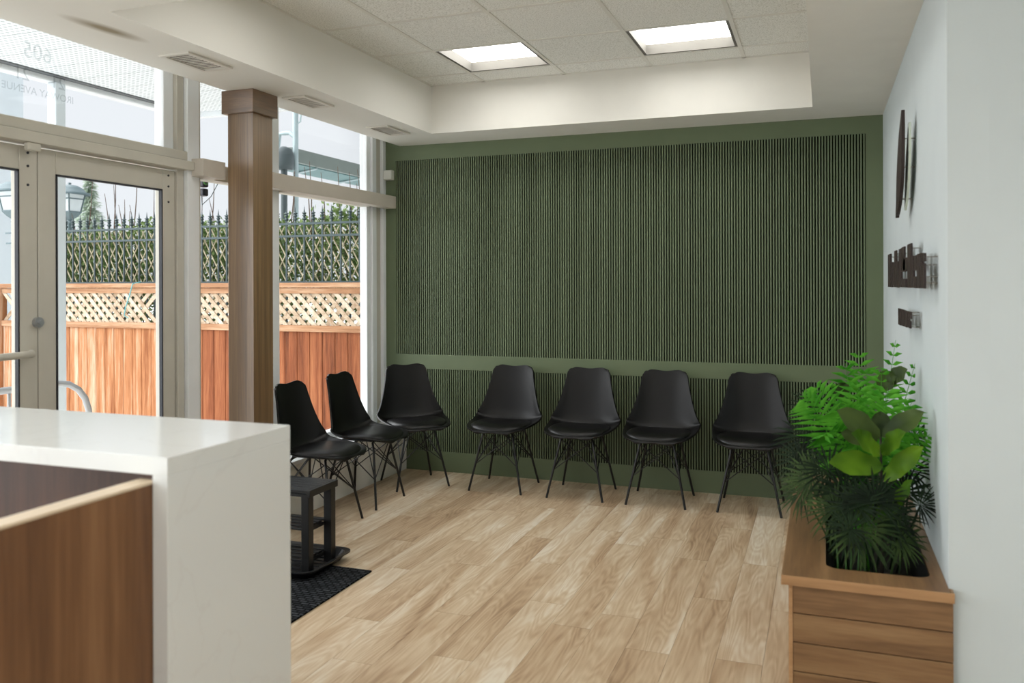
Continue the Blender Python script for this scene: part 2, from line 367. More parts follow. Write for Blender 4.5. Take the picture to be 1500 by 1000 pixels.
# right wall and its turn towards the corridor, hidden rear walls
struct('wall_right', B(XR, XR + .12, 3.05, D, 0, 3.1), 'wallw', 'white wall carrying the dark sign')
struct('wall_front', B(XR + .12, 3.1, 3.05, 3.17, 0, 3.1), 'wallw', 'white end wall beside the planter')
struct('wall_hall', B(3.0, 3.1, -3.1, 3.05, 0, 3.1), 'wallw')
struct('wall_rear', B(-3.46, 3.0, -3.1, -3.0, 0, .35).box(-3.46, 3.0, -3.1, -3.0, 2.60, 3.1), 'wallw')
struct('baseboard_right', B(XR - .012, XR, 4.66, D - .02, 0, .1), 'paint')
# soffits, tray ceiling
struct('trim_1', B(-3.22, TX0, -3.0, D, ZS, 3.1), 'brown_patch', 'white soffit along the windows')
struct('trim_2', B(TX0, XR, TY1, D, ZS, 3.1), 'paint', 'white soffit in front of the green wall')
struct('trim_3', B(TX1, XR, TY0, TY1, ZS, 3.1), 'paint', 'white soffit along the sign wall')
struct('trim_4', B(TX0, 3.0, -3.0, TY0, ZS, 3.1), 'paint')
struct('trim_5', B(XR, 3.0, TY0, 3.05, ZS, 3.1), 'paint')
struct('trim_6', B(-3.46, -3.22, -3.0, D, 2.80, 3.1), 'paint', 'strip of ceiling above the window heads')
ce = struct('ceiling', B(TX0, TX1, TY0, TY1, ZC + .13, ZC + .16), 'paint', 'suspended ceiling of square speckled tiles')
GX = [TX0, -2.31, -1.70, -1.09, -.48, TX1]; GY = [TY0, 3.02, 3.63, 4.24, 4.85, 5.45, TY1]
LIT = {(1, 4), (3, 4), (1, 1), (3, 1)}  # the counter-end pair is out of view, added for brightness
for i in range(5):
    for j in range(6):
        if (i, j) in LIT: continue
        x0, x1, y0, y1 = GX[i], GX[i + 1], GY[j], GY[j + 1]
        part('ceiling_tile', B(x0 + .004, x1 - .004, y0 + .004, y1 - .004, ZC + .004, ZC + .018), 'tile', ce)
for i, xg in enumerate(GX[1:-1]): part('grid_bar', B(xg - .012, xg + .012, TY0, TY1, ZC, ZC + .006), 'tbar', ce)
for yg in GY[1:-1]: 
    for i in range(5): part('grid_bar', B(GX[i] + .012, GX[i + 1] - .012, yg - .012, yg + .012, ZC, ZC + .006), 'tbar', ce)
for (a, b, c, d) in ((TX0, TX0 + .018, TY0, TY1), (TX1 - .018, TX1, TY0, TY1), (TX0, TX1, TY1 - .018, TY1), (TX0, TX1, TY0, TY0 + .018)):
    part('wall_angle', B(a, b, c, d, ZC, ZC + .004), 'tbar', ce)
def troffer(x0, x1, y0, y1, z, label, dep=.075):
    t = thing('ceiling_light', label, 'ceiling light', ((x0 + x1) / 2, (y0 + y1) / 2, z), 0, 'square ceiling lights')
    m = MB(); e = .018
    m.box(x0, x0 + e, y0, y1, z, z + dep); m.box(x1 - e, x1, y0, y1, z, z + dep); m.box(x0 + e, x1 - e, y0, y0 + e, z, z + dep); m.box(x0 + e, x1 - e, y1 - e, y1, z, z + dep)
    part('housing', m, 'reflector', t)
    part('diffuser', B(x0 + e, x1 - e, y0 + e, y1 - e, z + dep - .012, z + dep), 'lamp', t)
for (i, j) in sorted(LIT):
    lab = {(1, 4): 'lit square ceiling light near the green wall, on the window side', (3, 4): 'lit square ceiling light near the green wall, on the sign wall side'}.get((i, j), 'added unseen fill light at the counter end of the tray, ' + ('window side' if i == 1 else 'sign wall side'))
    troffer(GX[i] + .012, GX[i + 1] - .012, GY[j] + .012, GY[j + 1] - .012, ZC + .004, lab)
for xx in (-2.2, -.6, 1.4):  # ceiling lights out of view, added to brighten the room
    for yy in (-1.6, 1.1):
        troffer(xx - .3, xx + .3, yy - .3, yy + .3, ZS - .08, 'added unseen fill light over the reception area, ' + {-2.2: 'along the windows', -.6: 'in the middle row', 1.4: 'on the corridor side'}[xx] + (' at the street end' if yy < 0 else ' near the counter'), .08)

# ------------------------------------------------------------------ storefront
XG = -3.40
wl = struct('wall_left', B(-3.46, -3.17, 3.83, D, -.06, .345), 'paint', 'low white wall under the shop windows')
part('sill', B(-3.46, -3.155, 3.83, D - .008, .345, .37, bev=.004), 'framew', wl)
struct('wall_street', B(-3.46, -3.17, -3.0, 1.90, -.06, .37), 'paint')
def fr(root, y0, y1, z0, z1, mat='frame', x0=-3.45, x1=XF, name='frame_bar', bev=.004): return part(name, B(x0, x1, y0, y1, z0, z1, bev=bev), mat, root)
def pane(root, y0, y1, z0, z1): return part('pane', B(XG - .003, XG + .003, y0, y1, z0, z1), 'glass', root)
# window beside the green wall: jamb, lower and upper pane
w1 = sempty('window_1', 'tall shop window between the wooden column and the green wall')
fr(w1, 6.10, 6.155, .37, 2.8, 'framew'); fr(w1, 6.02, 6.10, .37, 2.8, 'frame', x1=-3.375); fr(w1, 5.955, 6.02, .37, 2.8, 'framew', x1=-3.365); fr(w1, 5.90, 5.955, .37, 2.8, 'framew', x1=-3.385)
fr(w1, 4.60, 4.70, .37, 2.8, 'framew'); fr(w1, 4.70, 4.74, .37, 2.8, 'frame', x1=-3.38)
fr(w1, 4.74, 5.90, .37, .42, 'framew', x1=-3.37); fr(w1, 4.74, 5.90, 2.76, 2.80, 'framew', x1=-3.38); fr(w1, 4.74, 5.90, 2.105, 2.2, 'frame')
pane(w1, 4.74, 5.90, .42, 2.105); pane(w1, 4.74, 5.90, 2.2, 2.76)
# narrow side window between door and column
w2 = sempty('window_2', 'narrow shop window between the glass door and the wooden column')
fr(w2, 3.83, 3.925, .37, 2.8, 'framew', x1=-3.335); fr(w2, 3.925, 3.975, .37, 2.8, 'frame', x1=-3.37)
fr(w2, 3.975, 4.60, .37, .42, 'framew', x1=-3.37); fr(w2, 3.975, 4.60, 2.76, 2.8, 'framew', x1=-3.38); fr(w2, 3.975, 4.60, 2.105, 2.2, 'frame')
pane(w2, 3.975, 4.60, .42, 2.105); pane(w2, 3.975, 4.60, 2.2, 2.76)
# boxed beam across both windows, interrupted by the column
struct('trim_7', B(XF, -3.255, 4.215, D - .017, 2.105, 2.203, bev=.003), 'beam', 'greige boxed beam across the window')
struct('trim_8', B(XF, -3.255, 3.86, 4.05, 2.105, 2.203, bev=.003), 'beam', 'short greige beam between door frame and column')
# doors, transom
dhead = 2.125
def leaf(name, label, y0, y1, handle):
    d = sempty(name, label)
    sw = .095
    fr(d, y0, y0 + sw, .02, dhead, x0=-3.425, x1=-3.375, name='stile'); fr(d, y1 - sw, y1, .02, dhead, x0=-3.425, x1=-3.375, name='stile')
    fr(d, y0 + sw, y1 - sw, dhead - .11, dhead, x0=-3.425, x1=-3.375, name='top_rail'); fr(d, y0 + sw, y1 - sw, .02, .25, x0=-3.425, x1=-3.375, name='bottom_rail')
    for a, b, c, e in ((y0 + sw, y0 + sw + .008, .25, dhead - .11), (y1 - sw - .008, y1 - sw, .25, dhead - .11), (y0 + sw, y1 - sw, dhead - .118, dhead - .11)):
        part('gasket', B(-3.392, -3.372, a, b, c, e), 'gasket', d)
    pane(d, y0 + sw, y1 - sw, .25, dhead - .11)
    for z in (dhead - .03, dhead - .09, 1.95):
        part('screw', MB().tube([(-3.376, y1 - .05, z), (-3.371, y1 - .05, z)], .006, 8), 'gasket', d)
    return d
d1 = leaf('door_1', 'glass door leaf beside the narrow window', 2.90, 3.772, False)
d2 = leaf('door_2', 'glass door leaf with push bar and lock', 2.02, 2.895, True)
part('push_bar', MB().tube([(-3.37, 2.06, 1.19), (-3.30, 2.10, 1.19), (-3.285, 2.2, 1.19), (-3.285, 2.7, 1.19), (-3.30, 2.80, 1.19), (-3.37, 2.855, 1.19)], .016, 10), 'frame', d2)
lk = at(57, 472, x=-3.36)
part('lock', MB().tube([(-3.378, lk.y, lk.z), (-3.355, lk.y, lk.z)], .024, 16).tube([(-3.355, lk.y, lk.z), (-3.34, lk.y, lk.z)], .012, 10), 'chrome', d2)
w3 = sempty('window_3', 'wide transom window over the double door')
fr(w3, 3.775, 3.828, .0, 2.8, 'frame', x1=-3.36, name='jamb'); fr(w3, 3.70, 3.775, 2.24, 2.8, 'framew', x1=-3.385)
fr(w3, 1.90, 2.0, 0, 2.8, 'framew', name='jamb')
part('header', B(-3.45, -3.315, 2.0, 3.86, 2.135, 2.185, bev=.004), 'frame', w3); part('header_cap', B(-3.45, -3.335, 2.0, 3.83, 2.187, 2.24, bev=.006), 'frame', w3)
fr(w3, 2.0, 3.70, 2.77, 2.8, 'framew', x1=-3.38)
pane(w3, 2.0, 3.70, 2.24, 2.77)
part('door_stop', B(-3.345, -3.32, 2.80, 2.87, 2.10, 2.135, bev=.005), 'frame', w3)
w4 = sempty('window_4', 'shop windows beside the reception counter')
for y in (-2.95, -1.4, .25, 1.84): fr(w4, y, y + .06, .37, 2.8, 'framew')
for a, b in ((-2.89, -1.4), (-1.34, .25), (.31, 1.84)): pane(w4, a, b, .37, 2.8)
w5 = sempty('window_5', 'added unseen shop windows behind the reception area')  # glazing out of view, added to let daylight in from behind
for x in (-3.40, -1.85, -.28, 1.30, 2.93): part('frame_bar', B(x, x + .07, -3.09, -3.01, .35, 2.60, bev=.004), 'framew', w5)
for a, b in ((-3.33, -1.85), (-1.78, -.28), (-.21, 1.30), (1.37, 2.93)): part('pane', B(a, b, -3.053, -3.047, .35, 2.60), 'glass', w5)
# mirrored vinyl lettering on the transom glass
def lettering(body, px, py, size, name):
    cu = bpy.data.curves.new(name, 'FONT'); cu.body = body; cu.size = size; cu.extrude = .0004; cu.align_x = 'RIGHT'
    o = bpy.data.objects.new(name, cu); COL.objects.link(o)
    dg = bpy.context.evaluated_depsgraph_get(); me = bpy.data.meshes.new_from_object(o.evaluated_get(dg)); bpy.data.objects.remove(o)
    p = at(px, py, x=XG - .006)
    # read from the street: text x -> -Y, text y -> +Z, text normal -> -X
    me.transform(Matrix(((0, 0, -1, p.x), (-1, 0, 0, p.y), (0, 1, 0, p.z), (0, 0, 0, 1))))
    return link(name, me, 'text', w3)
lettering('605', 33, 82, .105, 'lettering')
lettering('21', 20, 113, .085, 'lettering'); lettering('21', 74, 127.5, .085, 'lettering')
lettering('IROWAY AVENUE', 2, 127.5, .048, 'lettering')

# ------------------------------------------------------------------ column
col = thing('wooden_column', 'square walnut veneered column with a wider cap by the window', 'column', (-3.147, 4.137, 0))
part('shaft', B(-3.235, -3.060, 4.045, 4.228, 0, 2.48, bev=.0015), 'walnut', col)
part('cap', B(-3.256, -3.038, 4.016, 4.25, 2.478, ZS, bev=.002), 'walnut_h', col)

# ------------------------------------------------------------------ chairs
def bez(pts, t):
    """Catmull-Rom through pts, t in 0..1"""
    n = len(pts) - 1; f = min(t * n, n - 1e-6); i = int(f); u = f - i
    P = lambda j: pts[max(0, min(n, j))]
    a, b, c, d = P(i - 1), P(i), P(i + 1), P(i + 2)
    return [.5 * ((2 * q) + (-p + r) * u + (2 * p - 5 * q + 4 * r - s) * u * u + (-p + 3 * q - 3 * r + s) * u ** 3) for p, q, r, s in zip(a, b, c, d)]
def make_chair():
    # local: front = -y, so d forward is -y
    t = thing('side_chair', '', 'chair')
    # stations along the seat then up the back: (d, z, half width, curl, curl direction angle: 90 = up, 0 = forward)
    st = [(.262, .432, .115, .000, 90), (.245, .441, .172, .004, 90), (.20, .447, .214, .010, 90), (.10, .446, .242, .022, 90), (0, .440, .255, .038, 88), (-.09, .440, .262, .056, 80),
          (-.150, .462, .262, .070, 55), (-.178, .510, .250, .074, 25), (-.192, .58, .226, .062, 8), (-.205, .67, .199, .048, 0), (-.217, .76, .177, .036, 0), (-.228, .835, .163, .026, 0), (-.233, .866, .150, .020, 0)]
    NU, NV = 18, 44; vs_ = []
    for j in range(NV + 1):
        d, z, w, c, a = bez(st, j / NV); v = j / NV
        for i in range(NU + 1):
            u = -1 + 2 * i / NU
            cu = c * abs(u) ** 2.6
            dd = d + cu * math.cos(R(a)); zz = z + cu * math.sin(R(a)); xx = w * u
            if v > .93:                                     # top edge: dips in the middle, rounded shoulders
                e = (v - .93) / .07; q_ = max(0, abs(u) - .66) / .34; zz += e * (.005 * (1 - math.cos(math.pi * min(abs(u) / .66, 1))) - .030 * q_ ** 2); xx *= 1 - .05 * e * q_ ** 2
            if v < .06: dd -= (1 - v / .06) * .010 * abs(u)
            vs_.append((xx, -dd, zz))
    W = NU + 1
    shell = MB().add(vs_, [(j * W + i, (j + 1) * W + i, (j + 1) * W + i + 1, j * W + i + 1) for j in range(NV) for i in range(NU)], True)
    me = shell.mesh('seat_shell'); o = link('seat_shell', me, 'black_shell', t)
    sm = o.modifiers.new('thickness', 'SOLIDIFY'); sm.thickness = .011; sm.offset = -1
    bv = o.modifiers.new('edge', 'BEVEL'); bv.width = .004; bv.segments = 2; bv.limit_method = 'ANGLE'
    # cushion
    cu = MB(); n = 36; rings = [(.0, .040), (.35, .039), (.65, .035), (.85, .028), (.95, .018), (1.0, .006), (.985, -.002), (.5, -.002)]
    vs_ = []
    for s, h in rings:
        for k in range(n):
            a = 2 * math.pi * k / n; ca, sa = math.cos(a), math.sin(a)
            sx = .218 * math.copysign(abs(ca) ** .75, ca) * s; dy = (.205 * math.copysign(abs(sa) ** .8, sa)) * s + .05
            base = .452 + (.05 * (sx / .25) ** 2) * .35 - (.012 if dy > .2 else 0) * ((dy - .2) / .06)
            vs_.append((sx, -dy, base + h))
    cu.add(vs_, [(i * n + k, (i + 1) * n + k, (i + 1) * n + (k + 1) % n, i * n + (k + 1) % n) for i in range(len(rings) - 1) for k in range(n)], True)
    link('seat_cushion', cu.mesh('seat_cushion'), 'black_pad', t)
    # wire base
    top = .428
    for sx in (-1, 1):
        for sy in (-1, 1):
            pts = [(.2 * sx, .2 * sy, 0), (.155 * sx, .165 * sy, .21), (.122 * sx, .139 * sy, .365), (.115 * sx, .130 * sy, .40), (.10 * sx, .118 * sy, .420), (.07 * sx, .108 * sy, top), (0.01 * sx, .108 * sy, top)]
            link('leg', MB().tube(pts, .0082, 8).mesh('leg'), 'black_metal', t)
    link('seat_mount', B(-.11, .11, -.115, .115, .430, .4385, bev=.003).mesh('seat_mount'), 'black_metal', t)
    L = lambda sx, sy, z: (sx * (.2 - .078 * z / .365), sy * (.2 - .061 * z / .365), z)
    for sx, sy in ((-1, -1), (1, -1), (-1, 1), (1, 1)):
        link('brace', MB().tube([L(sx, sy, .19), L(-sx * .95, sy * .95, .40)], .0036, 6).mesh('brace'), 'black_metal', t)
        link('brace', MB().tube([L(sx, sy, .19), L(sx * .95, -sy * .95, .40)], .0036, 6).mesh('brace'), 'black_metal', t)
        link('brace', MB().tube([L(sx, sy, .19), (sx * .03, sy * .03, .425)], .0036, 6).mesh('brace'), 'black_metal', t)
    return t
CH = [((-2.208, 5.838), 0, 'black padded shell chair against the green wall, next to the corner chair'),
      ((-1.617, 5.834), 0, 'black padded shell chair against the green wall, second along from the corner chair'),
      ((-1.057, 5.834), 0, 'black padded shell chair against the green wall, second from the potted plants'),
      ((-.453, 5.845), 0, 'black padded shell chair against the green wall, right beside the potted plants'),
      ((-2.880, 5.715), 45, 'black padded shell chair turned diagonally in the corner of window and green wall'),
      ((-2.975, 5.145), 90, 'black padded shell chair along the window, between corner chair and the column chair'),
      ((-2.965, 4.55), 90, 'black padded shell chair along the window beside the wooden column and shoe rack')]
ch0 = make_chair()
for i, ((x, y), a, lab) in enumerate(CH):
    c = ch0 if i == 0 else copy_tree(ch0)
    c.location = (x, y, 0); c.rotation_euler = (0, 0, R(a)); c['label'] = lab; c['group'] = 'black waiting room chairs'

# ------------------------------------------------------------------ reception counter
rc = thing('reception_counter', 'white quartz waterfall reception counter with oak inner panels', 'counter', (-2.2, 1.885, 0))
CX = -1.488; CY0, CY1 = 1.635, 2.138
part('countertop', B(-3.0, CX, CY0, CY1, 1.035, 1.08, bev=.0015), 'quartz', rc)
part('end_panel', B(CX - .046, CX, CY0, CY1, 0, 1.035, bev=.0015), 'quartz', rc)
part('back_panel', B(-3.0, CX - .047, CY1 - .06, CY1 - .005, 0, 1.034), 'desk_dark', rc)
sp = part('side_panel', B(CX - .100, CX - .048, .55, CY0 + .02, 0, 1.012), 'desk', rc)
part('edge_strip', B(CX - .101, CX - .047, .55, CY0 + .02, 1.012, 1.020, bev=.002), 'edge', sp)

# ------------------------------------------------------------------ mat, boot tray, shoe rack
dm = tag(link('door_mat', B(-3.15, -2.207, 2.72, 3.885, 0, .009, bev=.003).mesh('door_mat'), 'mat'), 'charcoal ribbed door mat lying on the oak floor', 'mat')
TR = (-3.10, -2.40, 3.60, 4.045)
def rrect(x0, x1, y0, y1, r, n=5):
    out = []
    for cx, cy, a0 in ((x1 - r, y1 - r, 0), (x0 + r, y1 - r, 90), (x0 + r, y0 + r, 180), (x1 - r, y0 + r, 270)):
        for k in range(n + 1): a = R(a0 + 90 * k / n); out.append((cx + r * math.cos(a), cy + r * math.sin(a)))
    return out
def tray_mesh():
    m = MB(); z0 = .0095
    rings = [(.045, 0, .05), (.045, 0, .05), (.02, .036, .06), (0, .040, .07), (0, .046, .07), (.024, .043, .06), (.05, .006, .05)]
    loops = [[(x, y, z0 + h) for x, y in rrect(TR[0] + i, TR[1] - i, TR[2] + i, TR[3] - i, r)] for i, h, r in rings[1:]]
    n = len(loops[0]); vs_ = [v for l in loops for v in l]
    fs = [(i * n + k, i * n + (k + 1) % n, (i + 1) * n + (k + 1) % n, (i + 1) * n + k) for i in range(len(loops) - 1) for k in range(n)]
    m.add(vs_, fs + [tuple(range(n))[::-1], tuple(range((len(loops) - 1) * n, len(loops) * n))]); return m
tr = thing('boot_tray', 'black plastic boot tray with flared rim under the shoe rack', 'tray', (-2.75, 3.82, .0095))
part('tray_body', tray_mesh(), 'black_plastic', tr)
for k in range(7): part('tray_rib', B(-3.0, -2.49, 3.68 + k * .045, 3.692 + k * .045, .0152, .020), 'black_plastic', tr)
rk = thing('shoe_rack', 'black slatted shoe rack bench standing in the boot tray', 'shoe rack', (-2.74, 3.81, .016))
RX0, RX1, RY0, RY1, RZ = -3.03, -2.442, 3.675, 3.940, .45
for xx in (RX0 + .012, RX1 - .057):
    for yy in (RY0 + .006, RY1 - .051): part('leg', B(xx, xx + .045, yy, yy + .045, .0205, RZ - .035, bev=.002), 'black_wood', rk)
for k in range(6):
    w = (RY1 - RY0) / 6; part('top_slat', B(RX0 + .02, RX1 - .02, RY0 + k * w + .002, RY0 + (k + 1) * w - .002, RZ - .02, RZ, bev=.002), 'black_wood', rk)
for xx in (RX0, RX1 - .02): part('end_rail', B(xx, xx + .02, RY0, RY1, RZ - .035, RZ, bev=.002), 'black_wood', rk)
for yy in (RY0, RY1 - .018): part('side_rail', B(RX0 + .02, RX1 - .02, yy, yy + .018, RZ - .035, RZ - .0205), 'black_wood', rk)
for zz in (.235, .075):
    for xx in (RX0 + .05, RX1 - .075): part('shelf_rail', B(xx, xx + .02, RY0 + .0515, RY1 - .0515, zz - .02, zz, bev=.002), 'black_wood', rk)
    for k in range(5):
        y = RY0 + .025 + k * .048; part('shelf_slat', B(RX0 + .058, RX1 - .058, y, y + .028, zz, zz + .012, bev=.002), 'black_wood', rk)

# ------------------------------------------------------------------ planter
PX0, PX1, PY0, PY1, PZ = -.134, .376, 3.0, 4.62, .512
pl = thing('planter_box', 'long oak planter box with a black liner along the sign wall', 'planter', ((PX0 + PX1) / 2, 3.8, 0))
OX0, OX1, OY0, OY1 = .005, .335, 3.125, 4.48
def ring_slab(x0, x1, y0, y1, hole, z0, z1):
    """slab with a rounded rectangular opening"""
    n = len(hole); m = MB(); cx, cy = (OX0 + OX1) / 2, (OY0 + OY1) / 2
    outer = []
    for hx, hy in hole:
        dx, dy = (hx - cx) / ((OX1 - OX0) / 2), (hy - cy) / ((OY1 - OY0) / 2); s = 1 / max(abs(dx), abs(dy))
        ex, ey = dx * s, dy * s
        outer.append(((x0 + x1) / 2 + ex * (x1 - x0) / 2, (y0 + y1) / 2 + ey * (y1 - y0) / 2))
    vs_ = [(x, y, z) for z in (z0, z1) for lp in (outer, hole) for x, y in lp]
    fs = []
    for k in range(n):
        l = (k + 1) % n
        fs += [(2 * n + k, 2 * n + l, 3 * n + l, 3 * n + k), (k, n + k, n + l, l), (k, l, 2 * n + l, 2 * n + k), (n + k, 3 * n + k, 3 * n + l, n + l)]
    return m.add(vs_, fs)
hole = rrect(OX0, OX1, OY0, OY1, .045, 6)
# exact outer corners: add corner samples by keeping enough points on the arcs
part('top_panel', ring_slab(PX0, PX1, PY0, PY1, hole, PZ - .032, PZ), 'planter_y', pl)
part('top_edge', B(PX0, PX1 + .012, PY0 - .003, PY0, PZ - .032, PZ), 'planter_e', pl)
part('top_edge', B(PX0 - .002, PX0, PY0 - .003, PY1, PZ - .032, PZ), 'planter_e', pl)
part('top_corner', B(PX1, PX1 + .012, PY0, 3.045, PZ - .032, PZ, bev=.003), 'planter_y', pl)
bx0 = PX0 + .022
part('corner_post', B(bx0 - .001, bx0 + .012, PY0 + .012, PY0 + .05, 0, PZ - .033), 'planter_e', pl)
z = PZ - .033; k = 0
while z > .02:
    z0 = max(0.0, z - .098); part('front_board', B(bx0 + .0125, PX1 + .010, PY0 + .014, PY0 + .034, z0 + .003, z, bev=.002), 'planter_x', pl)
    part('side_board', B(bx0, bx0 + .018, PY0 + .051, PY1 - .02, z0 + .003, z, bev=.002), 'planter_y', pl); z = z0; k += 1
part('inner_frame', B(bx0 + .019, PX1 - .005, PY0 + .0345, PY0 + .045, 0, PZ - .034), 'liner', pl)
lm = MB(); lo = rrect(OX0 + .002, OX1 - .002, OY0 + .002, OY1 - .002, .043, 6); n = len(lo)
lm.add([(x, y, .20) for x, y in lo] + [(x, y, PZ - .004) for x, y in lo], [tuple(range(n))] + [(k, (k + 1) % n, n + (k + 1) % n, n + k) for k in range(n)])
part('liner', lm, 'liner', pl)
part('soil', MB().prism(rrect(OX0 + .006, OX1 - .006, OY0 + .006, OY1 - .006, .04, 5), 'z', .205, .33), 'soil', pl)

# ------------------------------------------------------------------ plants
def frame_from(fwd, up):
    f = Vector(fwd).normalized(); s = f.cross(Vector(up)).normalized(); u = s.cross(f); return f, s, u
def frond(base, tip, droop, width, n=13, pt=.34):
    """feather frond: thin rachis and paired tapering leaflets; base, tip world points"""
    b, t = Vector(base), Vector(tip); L = (t - b).length
    mid = (b + t) / 2 + Vector((0, 0, droop)); m = MB()
    C = lambda s: b * (1 - s) ** 2 + mid * 2 * s * (1 - s) + t * s * s
    m.tube([C(i / 10) for i in range(11)], [.0035 * (1 - .7 * i / 10) for i in range(11)], 5)
    side0 = (t - b).cross(Vector((0, -.8, .6)))
    if side0.length < .02: side0 = Vector((1, 0, 0))
    for i in range(n):
        s = pt + (1 - pt) * (i + .3) / n; p = C(s); d = (C(min(1, s + .02)) - C(s - .02)).normalized()
        side = (side0 - d * side0.dot(d)).normalized(); up = side.cross(d)
        e = (s - pt) / (1 - pt); ln = width * (math.sin(math.pi * min(1, .25 + e * .75)) ** .6 + .10); lw = min(.0105, L * (1 - pt) / n * .36)
        for sg in (-1, 1):
            q = (side * sg * .86 + d * .5).normalized(); nrm = up
            tipp = p + q * ln - Vector((0, 0, .12 * ln)) + up * .05 * ln
            m.add([p, p + q * ln * .35 + d * lw + up * .006, tipp, p + q * ln * .35 - d * lw + up * .006, p + q * ln * .4 + up * .012], [(0, 4, 1), (1, 4, 2), (2, 4, 3), (3, 4, 0)], True)
    return m
def fan(base, hub, normal, upv, rad, nseg=20, spread=280, fold=.12):
    """fan palm leaf: stalk from base to hub, narrow segments radiating"""
    b, h = Vector(base), Vector(hub); m = MB()
    mid = (b + h) / 2 + Vector((0, 0, .03))
    m.tube([b * (1 - s) ** 2 + mid * 2 * s * (1 - s) + h * s * s for s in [i / 6 for i in range(7)]], .004, 5)
    nrm = Vector(normal).normalized(); u = Vector(upv); u = (u - nrm * u.dot(nrm)).normalized(); w = nrm.cross(u)
    for i in range(nseg):
        a = R(-spread / 2 + spread * i / (nseg - 1) + random.uniform(-4, 4)); r = rad * (.82 + .18 * math.cos(a * .6)) * random.uniform(.88, 1.06)
        d = u * math.cos(a) + w * math.sin(a); s = nrm.cross(d); wd = rad * .036
        dr = Vector((0, 0, -1)) * r * random.uniform(.03, .16)
        p0, p1, p2, p3 = h, h + d * r * .45 + nrm * fold * r * .35, h + d * r * .8 + nrm * fold * r * .3 + dr * .4, h + d * r + nrm * fold * r * .1 + dr
        m.add([p0, p1 + s * wd, p1 - s * wd, p1 - nrm * wd * .5, p2 + s * wd * .62, p2 - s * wd * .62, p2 - nrm * wd * .3, p3], [(0, 1, 3), (0, 3, 2), (1, 4, 6, 3), (3, 6, 5, 2), (4, 7, 6), (6, 7, 5)], True)
    return m
def broad(base, tip, nrm, width, cup=.18, bend=.1, n=9):
    """obovate leaf with a sunken midrib and raised sides"""
    b, t = Vector(base), Vector(tip); d = t - b; L = d.length; d.normalize(); nv = Vector(nrm); nv = (nv - d * nv.dot(d)).normalized(); s = d.cross(nv)
    vs_ = []; fs = []; K = 6
    for i in range(n + 1):
        e = i / n; w = width / 2 * (math.sin(math.pi * e ** .8) ** .62) * (.62 + .5 * e) + .001
        for j in range(K + 1):
            f = -1 + 2 * j / K
            vs_.append(b + d * L * e + s * w * f + nv * (cup * w * abs(f) ** 1.3 - bend * L * (e - .35) ** 2 + .006 * math.sin(e * 16) * abs(f)))
    fs = [(i * (K + 1) + j, (i + 1) * (K + 1) + j, (i + 1) * (K + 1) + j + 1, i * (K + 1) + j + 1) for i in range(n) for j in range(K)]
    return MB().add(vs_, fs, True)
A = lambda px, py, y: at(px, py, y=y)
SOIL = .33
def root(x, y): return Vector((x, y, SOIL))
# feather ferns
def fern(label, base, spec, mat):
    t = thing('fern', label, 'plant', base, 0, 'artificial plants in the planter')
    for (px, py, y, droop, width) in spec: part('frond', frond(base + Vector((random.uniform(-.02, .02), random.uniform(-.03, .03), 0)), A(px, py, y), droop, width), mat, t)
    return t
fern('tall bright green fern at the back of the planter', root(.20, 4.10),
     [(1238, 532, 3.90, .10, 0.125), (1258, 514, 4.05, .06, 0.125), (1312, 498, 4.25, .05, 0.069), (1292, 540, 3.85, .08, 0.138), (1226, 560, 4.1, .12, 0.112), (1341, 530, 4.1, .05, 0.062), (1270, 540, 3.95, .10, 0.150)], 'fern')
fern('bright green fern with spreading fronds behind the broad leaves', root(.16, 3.74),
     [(1176, 584, 3.70, .30, 0.125), (1194, 566, 3.80, .26, 0.125), (1205, 640, 3.50, .40, 0.125), (1216, 690, 3.42, .46, 0.100), (1300, 568, 3.62, .14, 0.163), (1335, 590, 3.62, .16, 0.125), (1255, 560, 3.80, .14, 0.150), (1362, 636, 3.5, .20, 0.088), (1312, 600, 3.45, .24, 0.150), (1228, 600, 3.56, .30, 0.150)], 'fern')
# fiddle leaf plant
fb = root(.20, 3.44)
ft = thing('fiddle_leaf_plant', 'broad leaved green plant in the middle of the planter', 'plant', fb, 0, 'artificial plants in the planter')
part('trunk', MB().tube([fb, fb + Vector((.005, .0, .2)), A(1290, 640, 3.40)], [.007, .006, .004], 8), 'stem_dark', ft)
for (bx, by, tx, ty, yb, yt, nn, w, mt) in (
        (1290, 642, 1228, 600, 3.40, 3.34, (.25, -.8, .45), .105, 'ficus_dark'), (1292, 640, 1352, 602, 3.40, 3.36, (-.25, -.8, .45), .09, 'ficus_dark'),
        (1290, 664, 1250, 634, 3.37, 3.26, (.3, -.75, .6), .10, 'ficus'), (1290, 664, 1324, 632, 3.37, 3.28, (-.35, -.75, .6), .09, 'ficus'), (1291, 640, 1290, 602, 3.44, 3.46, (0, -1, .1), .08, 'ficus_dark'),
        (1294, 682, 1216, 676, 3.38, 3.28, (.05, -.85, .5), .11, 'ficus'), (1294, 704, 1350, 654, 3.38, 3.30, (-.4, -.8, .3), .085, 'ficus'),
        (1310, 744, 1264, 742, 3.33, 3.25, (0, -.9, .45), .075, 'ficus'), (1308, 750, 1334, 702, 3.33, 3.28, (-.7, -.65, .2), .055, 'ficus'),
        (1286, 645, 1232, 634, 3.46, 3.46, (.1, -.9, .2), .075, 'ficus_dark'), (1300, 560, 1328, 540, 3.85, 3.80, (-.2, -.8, .5), .08, 'ficus_dark'), (1285, 566, 1312, 550, 3.9, 3.82, (0, -.9, .4), .10, 'ficus_dark'), (1240, 580, 1226, 562, 3.9, 3.9, (0, -.9, .4), .08, 'ficus_dark')):
    part('leaf', broad(A(bx, by, yb), A(tx, ty, yt), nn, w), mt, ft)
